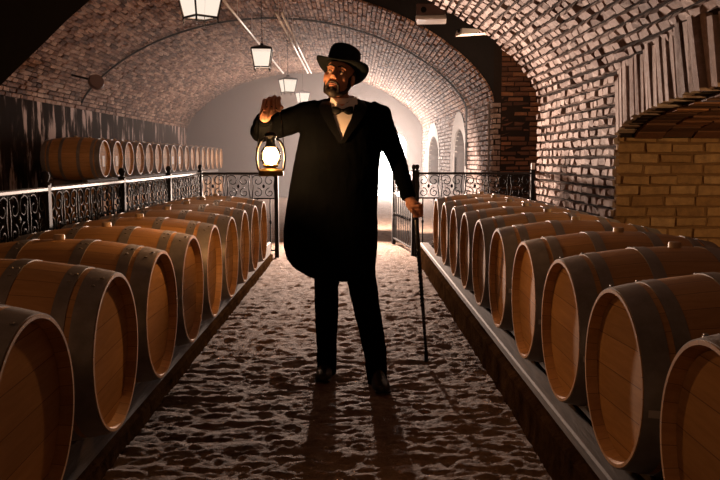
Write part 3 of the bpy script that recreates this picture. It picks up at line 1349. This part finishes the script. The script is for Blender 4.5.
def coat_front(px, py):
    """depth of the coat's front at a pixel of its outline plane"""
    for A, B in zip(COAT, COAT[1:]):
        if A[0] <= py <= B[0]:
            t = (py - A[0]) / (B[0] - A[0])
            y, l, r, hd, cy = [A[i] + (B[i] - A[i]) * t for i in range(5)]
            u = min(0.98, abs((px - (l + r) / 2) / ((r - l) / 2)))
            return cy - hd * (1 - u ** 2.4) ** (1 / 2.4)
    return -0.06


# key joints
R_SH, R_EL, R_WR = P(306, 115, .0), P(261, 131, -.06), P(264.5, 118, -.25)     # his right arm, raised (left in the photo)
L_SH, L_EL, L_WR = P(380, 116, .0), P(397, 160, .02), P(410, 201, -.06)
HEAD = P(339, 77, -.02)
HR = Euler((R(-9), R(3), 0)).to_matrix()
HR = Matrix.Rotation(R(10), 3, 'Y') @ Matrix.Rotation(R(-14), 3, 'Z') @ Matrix.Rotation(R(-9), 3, 'X')


def hp(x, y, z):
    return HEAD + HR @ Vector((x, y, z))


def hball(bm, c, r, sub=3):
    ball(bm, hp(*c), r, sub, HR)


def htube(bm, pts, rad, seg=8):
    tube(bm, [hp(*p) for p in pts], rad, seg)


# body: one continuous figure
bm = bmesh.new()
hball(bm, (0, .018, .045), (.076, .096, .085))
hball(bm, (0, -.028, -.028), (.062, .066, .085))
hball(bm, (0, -.022, -.072), (.056, .062, .045))
hball(bm, (0, -.066, -.104), (.030, .026, .026))
for s in (-1, 1):
    hball(bm, (s * .038, -.058, -.026), (.024, .022, .026))
    hball(bm, (s * .079, .012, -.010), (.010, .020, .033))
    hball(bm, (s * .011, -.103, -.034), (.010, .012, .008), 2)
    htube(bm, [(s * .014, -.088, .012), (s * .030, -.0915, .0155), (s * .046, -.080, .010)], [.004, .0055, .004])   # upper lids
    htube(bm, [(s * .010, -.086, .028), (s * .030, -.089, .032), (s * .052, -.073, .026)], [.009, .010, .008])    # brow
htube(bm, [(0, -.088, .022), (0, -.098, .000), (0, -.116, -.028), (0, -.108, -.036)], [.009, .010, .014, .010], 12)
tube(bm, [hp(0, .015, -.06), P(339, 100, .02), P(342, 112, .02)], [.056, .056, .075], 20)
# torso, legs
tube(bm, [P(342, 108, .02), P(342, 130, .0), P(341, 165, 0), P(336, 200, 0), P(334, 235, 0), P(342, 262, 0)], [.10, .12, .115, .115, .13, .12], 20)
tube(bm, [P(342, 112, .02), R_SH], [.07, .055], 14)
tube(bm, [P(342, 112, .02), L_SH], [.07, .055], 14)
capsule_chain(bm, [R_SH, R_EL, R_WR], [.052, .040, .027])
capsule_chain(bm, [L_SH, L_EL, L_WR], [.052, .040, .027])
LEG_R = [P(330, 262, .0), P(326, 325, .02), P(326, 371, .10)]
LEG_L = [P(360, 262, .0), P(371, 325, -.06), P(378, 380, -.10)]
for L_ in (LEG_R, LEG_L):
    capsule_chain(bm, L_, [.06, .045, .033])
# raised fist closed over the lantern's bail
G = P(272.5, 106.5, -.345)                     # the wire runs through here
K0 = G


def hand_chain(bm, pts, rads):
    capsule_chain(bm, pts, rads, 10)


fx = [-.034, -.0115, .011, .033]               # little finger .. index, from left to right in the photo
for i, dx in enumerate(fx):
    ln = (0.85, 0.97, 1.04, 0.98)[i]
    dz = (-.013, -.002, .004, -.001)[i]
    dx *= 1.12
    kn = G + Vector((dx * .98, -.006, .044 + dz))
    p1 = G + Vector((dx, -.034 * ln, .024 + dz))
    p2 = G + Vector((dx, -.033 * ln, -.016 * ln))
    p3 = G + Vector((dx, -.008, -.024 * ln))
    hand_chain(bm, [kn, p1, p2, p3], [.0102, .0094, .0088, .0080])
    tube(bm, [R_WR + Vector((dx * .35, 0, .005)), kn], [.018, .0125], 10)
palm = [R_WR, G + Vector((-.018, .045, .012)), G + Vector((.0, .020, .030))]
tube(bm, palm, [.029, .033, .024], 12)
ball(bm, G + Vector((0, .022, .018)), (.044, .026, .026), 2)
hand_chain(bm, [R_WR + Vector((.02, -.005, .015)), G + Vector((.036, .022, .0)), G + Vector((.048, -.010, -.006)), G + Vector((.044, -.034, -.002))], [.016, .0145, .0115, .0095])
# left hand closed over the cane
CT = P(415.5, 207, -.09)                        # top of the cane
CE = Vector((P(426, 366, .38).x, Y0 + .36, 0.015))
cd = (CE - CT).normalized()
tube(bm, [L_WR, CT + Vector((-.012, .01, .010)), CT + cd * .03 + Vector((-.004, .0, 0))], [.027, .033, .026], 12)
side_ = Vector((1, -0.35, 0.05)).normalized()
fw = Vector((-.2, -1, 0)).normalized()
for i in range(4):
    base = CT + cd * (.0 + .021 * i) + Vector((.0, .0, .006))
    r_ = (.0108, .0104, .0100, .0090)[i]
    hand_chain(bm, [base + side_ * .014 + Vector((0, .030, .012)), base + side_ * .034 + Vector((0, .002, .0)), base + side_ * .022 + fw * .026, base - side_ * .010 + fw * .027], [r_ * 1.06, r_, r_ * .94, r_ * .85])
hand_chain(bm, [L_WR + Vector((-.012, -.012, -.015)), CT + Vector((-.030, -.014, -.004)), CT + cd * .022 + Vector((-.022, -.032, 0)), CT + cd * .045 + Vector((-.006, -.036, 0))], [.016, .0145, .0115, .0095])
bm = remeshed(bm, 0.0036, 4)
body = obj('person', bm, M['skin'], None, True)
tag(body, 'bearded man in black hat, bow tie and long coat, raising a lantern, holding a cane', 'person')
man = body

for s in (-1, 1):
    bm = bmesh.new()
    hball(bm, (s * .031, -.0800, .004), .0118, 3)
    ey = obj('eye', bm, M['eye'], man, True)
    bm = bmesh.new()
    hball(bm, (s * .031 - .003, -.0898, .006), (.0052, .0026, .0052), 2)
    obj('iris', bm, M['iris'], ey, True)
    bm = bmesh.new()
    htube(bm, [(s * .010, -.0955, .030), (s * .030, -.0985, .0355), (s * .050, -.082, .030)], [.0035, .0045, .0025], 8)
    obj('eyebrow', bm, M['hair'], man, True)
bm = bmesh.new()
htube(bm, [(-.023, -.088, -.068), (-.010, -.0955, -.064), (0, -.0965, -.065), (.010, -.0955, -.064), (.023, -.088, -.068)], [.002, .005, .0048, .005, .002])
htube(bm, [(-.020, -.088, -.071), (0, -.0945, -.0745), (.020, -.088, -.071)], [.002, .0065, .002])
obj('mouth', bm, M['lips'], man, True)
bm = bmesh.new()
hball(bm, (0, -.066, -.106), (.036, .031, .029))
for s in (-1, 1):
    htube(bm, [(0, -.1005, -.0525), (s * .018, -.0965, -.056), (s * .031, -.083, -.068), (s * .034, -.075, -.092), (s * .02, -.074, -.108)], [.006, .0075, .0075, .010, .012], 10)
    htube(bm, [(s * .020, -.070, -.112), (s * .044, -.045, -.102), (s * .060, -.012, -.078), (s * .070, .008, -.040), (s * .074, .004, .0)], [.014, .013, .011, .009, .007], 10)
hball(bm, (0, -.091, -.0865), (.010, .007, .010), 2)
bm = remeshed(bm, 0.0032, 2)
obj('beard', bm, M['hair'], man, True)
bm = bmesh.new()
hball(bm, (0, .036, .030), (.081, .084, .088))
obj('hair', bm, M['hair'], man, True)

# hat
HZ = .050
HTILT = Matrix.Rotation(R(-10), 3, 'X')


def hatp(x, y, z):
    q = HTILT @ Vector((x, y, z - HZ))
    return hp(q.x, q.y + .014, q.z + HZ)


hat_root = None
bm = bmesh.new()
n = 48
prof = [(1.0, .0), (1.0, .02), (.995, .045), (.99, .072), (.98, .096), (.93, .110), (.80, .117), (.4, .121), (.02, .122)]
rings = []
for k_, z in prof:
    rings.append([hatp(.089 * k_ * math.cos(2 * PI * i / n), .104 * k_ * math.sin(2 * PI * i / n), HZ + z) for i in range(n)])
loft(bm, rings)
hat = obj('hat', bm, M['felt'], man, True, 50)
bm = bmesh.new()
rings = []
brp = [(0.0, 0.004), (.012, .002), (.03, .000), (.044, .003), (.056, .011), (.058, .017), (.055, .018), (.043, .009), (.03, .006), (.012, .008), (0.0, .010)]
for d, z in brp:
    rr = []
    for i in range(n):
        t = 2 * PI * i / n
        side = math.cos(t) ** 2
        dip = -.026 * math.sin(t) ** 2 * (d / .05) ** 1.2
        rr.append(hatp((.088 + d * 1.05) * math.cos(t), (.103 + d) * math.sin(t), HZ + z * (0.6 + 1.4 * side) + dip))
    rings.append(rr)
loft(bm, rings, cap=False)
obj('brim', bm, M['felt'], hat, True)
bm = bmesh.new()
rings = [[hatp((.0905) * math.cos(2 * PI * i / n), .1055 * math.sin(2 * PI * i / n), HZ + z) for i in range(n)] for z in (.008, .034)]
loft(bm, rings, cap=False)
obj('hat_band', bm, M['satin'], hat, True)

# coat
bm = bmesh.new()
loft(bm, [coat_ring(*c) for c in COAT])
tube(bm, [P(318, 113, .01), R_SH, R_SH.lerp(R_EL, .5) + Vector((0, 0, -.004)), R_EL + Vector((0, 0, -.004)), R_EL.lerp(R_WR, .5), R_WR.lerp(R_EL, .10)], [.075, .074, .072, .062, .055, .044], 24)
ball(bm, R_EL + Vector((.0, 0, -.004)), .061, 3)
ball(bm, R_SH, .072, 3)
tube(bm, [P(370, 113, .01), L_SH, L_SH.lerp(L_EL, .5), L_EL, L_EL.lerp(L_WR, .5), L_WR.lerp(L_EL, .06)], [.072, .068, .058, .051, .047, .040], 24)
ball(bm, L_SH, .067, 3)
ball(bm, L_EL, .051, 3)
bm = remeshed(bm, 0.0075, 4)
# cloth folds
for v in bm.verts:
    nn = noise.fractal(Vector((v.co.x * 16, v.co.y * 16, v.co.z * 7)), 0.8, 2, 3)
    v.co += v.normal * nn * .0035
coat = obj('coat', bm, M['coat'], man, True)


def patch(name, outline_rows, lift, mat, parent, thick=.004):
    """cloth lying on the coat front: rows of (y, x0, x1) pixels"""
    bm = bmesh.new()
    nx = 8
    g, gb = [], []
    for y, x0, x1 in outline_rows:
        r, rb = [], []
        for i in range(nx + 1):
            x = x0 + (x1 - x0) * i / nx
            d = coat_front(x, y) - lift
            r.append(bm.verts.new(P(x, y, d)))
            rb.append(bm.verts.new(P(x, y, d + thick + lift * .9)))
        g.append(r)
        gb.append(rb)
    m_ = len(g)
    for j in range(m_ - 1):
        for i in range(nx):
            bm.faces.new((g[j][i], g[j + 1][i], g[j + 1][i + 1], g[j][i + 1]))
            bm.faces.new((gb[j][i], gb[j][i + 1], gb[j + 1][i + 1], gb[j + 1][i]))
        bm.faces.new((g[j][0], gb[j][0], gb[j + 1][0], g[j + 1][0]))
        bm.faces.new((g[j][nx], g[j + 1][nx], gb[j + 1][nx], gb[j][nx]))
    for i in range(nx):
        bm.faces.new((g[0][i], g[0][i + 1], gb[0][i + 1], gb[0][i]))
        bm.faces.new((g[-1][i], gb[-1][i], gb[-1][i + 1], g[-1][i + 1]))
    bmesh.ops.recalc_face_normals(bm, faces=bm.faces)
    return obj(name, bm, mat, parent, True, 50)


shirt = patch('shirt', [(103, 331, 355), (107, 330, 356), (112, 330.5, 355), (118, 332, 353.5), (125, 335, 349.5), (132, 338, 345.5), (140, 341, 342)], .008, M['shirt'], man)
bm = bmesh.new()      # standing collar with wings
for s, (xa, ya, xb, yb) in ((-1, (331, 96.5, 341.5, 106)), (1, (356.5, 96, 342.5, 106))):
    A = P(xa, ya, -.045)
    B = P(xb, yb, -.098)
    C = P(xa + (-1.5 if s < 0 else 1.5), ya + 9, -.07)
    D = P(xb + s * 3, yb + 1.5, -.094)
    mid = P((xa + xb) / 2, (ya + yb) / 2 + .5, -.088)
    vs = [bm.verts.new(p) for p in (A, mid, B, D, C)]
    f = bm.faces.new(vs if s > 0 else vs[::-1])
    r = bmesh.ops.extrude_face_region(bm, geom=[f])
    bmesh.ops.translate(bm, verts=[g for g in r['geom'] if isinstance(g, bmesh.types.BMVert)], vec=(0, .006, 0))
rings = []
for y, a, b in ((96.5, .066, .064), (100, .068, .068), (105, .070, .072)):
    c = P(342.5, y, .005)
    rings.append([c + Vector((a * math.cos(2 * PI * i / 32), b * math.sin(2 * PI * i / 32), .014 * math.sin(2 * PI * i / 32))) for i in range(32)])
loft(bm, rings, cap=False)
obj('collar', bm, M['shirt'], shirt, True, 40)
for s in (-1, 1):
    rows = [(101, 322, 331), (106, 319, 331.5), (112, 320, 332.5), (119, 324, 334.5), (126, 328, 337), (134, 333, 340), (143, 339, 342.5)]
    if s > 0:
        rows = [(101, 355.5, 364), (106, 354.5, 367), (112, 353, 366), (119, 351, 362), (126, 347.5, 357), (134, 344, 351), (143, 341, 345)]
    patch('lapel', rows, .014, M['satin'], coat)
# bow tie
bm = bmesh.new()
bc = P(342.5, 110.5, -.118)
for s in (-1, 1):
    rings = []
    for t, hz, hy in ((.004, .008, .006), (.018, .017, .011), (.036, .025, .010), (.052, .028, .008), (.057, .024, .004)):
        rings.append([bc + Vector((s * t, hy * math.sin(q) + t * .25, hz * math.cos(q) - .004 * (t / .05) + s * .0)) for q in (2 * PI * k / 16 for k in range(16))])
    loft(bm, rings)
bmesh.ops.recalc_face_normals(bm, faces=bm.faces)
tie = obj('bow_tie', bm, M['satin'], man, True)
bm = bmesh.new()
bevel_box(bm, bc + Vector((0, -.004, 0)), (.016, .016, .019), .005, seg=2)
obj('knot', bm, M['satin'], tie, True)
# shirt cuffs
bm = bmesh.new()
d_ = (R_WR - R_EL).normalized()
tube(bm, [R_WR - d_ * .03, R_WR + d_ * .004], [.036, .0355], 18)
obj('cuff', bm, M['coat'], coat, True)
# trousers
bm = bmesh.new()
tube(bm, [P(331, 255, .0), P(326.5, 285, .01), P(326.5, 320, .02), P(327, 345, .05), P(326.5, 374, .11)], [.095, .070, .066, .058, .058], 24)
tube(bm, [P(358, 255, .0), P(362.5, 285, -.01), P(369, 320, -.05), P(375, 350, -.08), P(377.5, 383, -.10)], [.095, .082, .073, .066, .056], 24)
ball(bm, P(344, 255, 0), (.15, .11, .07), 3)
bm = remeshed(bm, 0.0075, 3)
for v in bm.verts:
    v.co += v.normal * noise.fractal(Vector((v.co.x * 14, v.co.y * 14, v.co.z * 14)), 0.8, 2, 3) * .004
obj('trousers', bm, M['coat'], man, True)
# shoes
for ank, yaw in ((Vector((P(326, 371, .10).x, Y0 + .10, 0)), R(-6)), (Vector((P(378, 388, -.12).x, Y0 - .12, 0)), R(8))):
    bm = bmesh.new()
    secs = [(.065, .012, .03), (.055, .034, .062), (.02, .040, .085), (-.03, .042, .078), (-.08, .046, .058), (-.13, .048, .045), (-.175, .038, .036), (-.20, .018, .026)]
    rings = []
    for y, hw, ht in secs:
        rr = []
        for k in range(16):
            t = 2 * PI * k / 16
            z = math.sin(t)
            rr.append(Vector((hw * math.cos(t), y, .012 + (ht * max(z, 0) if z > 0 else .008 * z))))
        rings.append(rr)
    loft(bm, rings)
    bmesh.ops.recalc_face_normals(bm, faces=bm.faces)
    Ms = Matrix.Translation(ank + Vector((0, 0, .010))) @ Matrix.Rotation(yaw, 4, 'Z')
    bmesh.ops.transform(bm, matrix=Ms, verts=bm.verts)
    sh = obj('shoe', bm, M['leather'], man, True)
    bm = bmesh.new()
    bevel_box(bm, (0, .04, .004), (.064, .06, .02), .006)
    bevel_box(bm, (0, -.09, .006), (.088, .16, .010), .004)
    bmesh.ops.transform(bm, matrix=Ms @ Matrix.Translation((0, 0, -.006)), verts=bm.verts)
    obj('sole', bm, M['leather'], sh)

# cane
root = empty('walking_cane', CE, 0, 'slim black walking cane under his lowered hand, tip on the earth floor', 'cane')
inv = -CE
bm = bmesh.new()
tube(bm, [CT + inv + cd * .02, Vector((0, 0, .03))], [.0125, .0095], 12)
obj('shaft', bm, M['cane'], root, True)
bm = bmesh.new()
ball(bm, CT + inv - cd * .004, (.021, .021, .021), 3)
tube(bm, [CT + inv + cd * .015, CT + inv + cd * .075], [.015, .0135], 12)
obj('handle', bm, M['cane'], root, True)
bm = bmesh.new()
tube(bm, [Vector((0, 0, .035)) - cd * .03, Vector((0, 0, 0))], [.0115, .0125], 12)
obj('ferrule', bm, M['iron_dark'], root, True)
Lc = (CE - CT).length
for k in range(1, 22):                          # turned rings up the shaft
    q = CT + inv + cd * (.12 + .026 * k)
    bm = bmesh.new()
    tube(bm, [q - cd * .005, q, q + cd * .005], [.0105, .0145, .0105], 12)
    obj('ring', bm, M['cane'], root, True)

# ------------------------------------------------------------------ the carried oil lantern
LB = P(271, 176, -.345)                        # base centre
sc_ = 1.0
root = empty('oil_lantern', LB, R(8), 'glowing brass oil lantern held up in the man\'s raised fist', 'lantern')
bm = bmesh.new()
lathe_z(bm, [(.001, 0), (.058, 0), (.064, .006), (.064, .026), (.055, .036), (.030, .042), (.028, .050)], 32)
obj('tank', bm, M['brass'], root, True, 40)
bm = bmesh.new()
lathe_z(bm, [(.030, .046), (.040, .050), (.042, .058), (.030, .064), (.012, .072), (.010, .080)], 28)
obj('burner', bm, M['brass'], root, True, 40)
bm = bmesh.new()
lathe_z(bm, [(.036, .060), (.050, .078), (.055, .100), (.050, .128), (.038, .146), (.034, .150)], 32)
obj('globe', bm, M['glass'], root, True)
bm = bmesh.new()
lathe_z(bm, [(.001, .070), (.022, .078), (.036, .092), (.042, .106), (.038, .124), (.026, .140), (.001, .148)], 16)
obj('flame', bm, M['flame'], root, True)
bm = bmesh.new()
lathe_z(bm, [(.029, .148), (.029, .156), (.024, .166), (.023, .190), (.029, .200), (.033, .206), (.028, .216), (.018, .226), (.001, .228)], 28)
obj('chimney', bm, M['iron_dark'], root, True, 40)
for s in (-1, 1):
    bm = bmesh.new()
    tube(bm, [(s * .052, 0, .012), (s * .066, 0, .040), (s * .073, 0, .090), (s * .068, 0, .140), (s * .050, 0, .178), (s * .030, 0, .192)], .0065, 10)
    obj('frame_tube', bm, M['iron_dark'], root, True)
bm = bmesh.new()
for z, r in ((.080, .056), (.122, .055)):
    tube(bm, [(r * math.cos(2 * PI * k / 28), r * math.sin(2 * PI * k / 28), z) for k in range(28)], .0018, 6, closed=True)
for a in (R(45), R(135), R(225), R(315)):
    tube(bm, [(.058 * math.cos(a), .058 * math.sin(a), .062), (.059 * math.cos(a), .059 * math.sin(a), .14)], .0018, 6)
obj('wire_guard', bm, M['iron_dark'], root, True)
bm = bmesh.new()
gz = (G - LB).z
hwid = .064
pts = [(-hwid, 0, .150)]
for k in range(13):
    a = PI - PI * k / 12
    pts.append((hwid * math.copysign(abs(math.cos(a)) ** .7, math.cos(a)), 0, .20 + (gz - .20) * math.sin(a) ** .8))
pts.append((hwid, 0, .150))
tube(bm, pts, .0028, 8)
obj('bail', bm, M['iron_dark'], root, True)
for s in (-1, 1):
    bm = bmesh.new()
    ball(bm, (s * .066, 0, .15), .007, 2)
    obj('pivot', bm, M['brass'], root, True)

lamp('oil_lantern_light', 'POINT', LB + Vector((0, 0, .092)), 36, (1, 0.48, 0.18), 0.02)

# ------------------------------------------------------------------ haze in the far half of the cellar
m = bpy.data.materials.new('cellar_haze')
m.use_nodes = True
nt = m.node_tree
nt.nodes.remove(nt.nodes['Principled BSDF'])
vs = nt.nodes.new('ShaderNodeVolumeScatter')
vs.inputs['Color'].default_value = (0.95, 0.9, 0.87, 1)
vs.inputs['Density'].default_value = 0.022
vs.inputs['Anisotropy'].default_value = 0.55
nt.links.new(vs.outputs[0], nt.nodes['Material Output'].inputs['Volume'])
bm = bmesh.new()
box(bm, ((XL + XR) / 2, (13.6 + END_Y - 0.01) / 2, 2.02), (XR - XL - 0.2, END_Y - 0.02 - 13.6, 4.0))
o = obj('haze', bm, m)
tag(o, 'thin pale dusty haze filling the far end of the cellar', 'haze', kind='stuff')
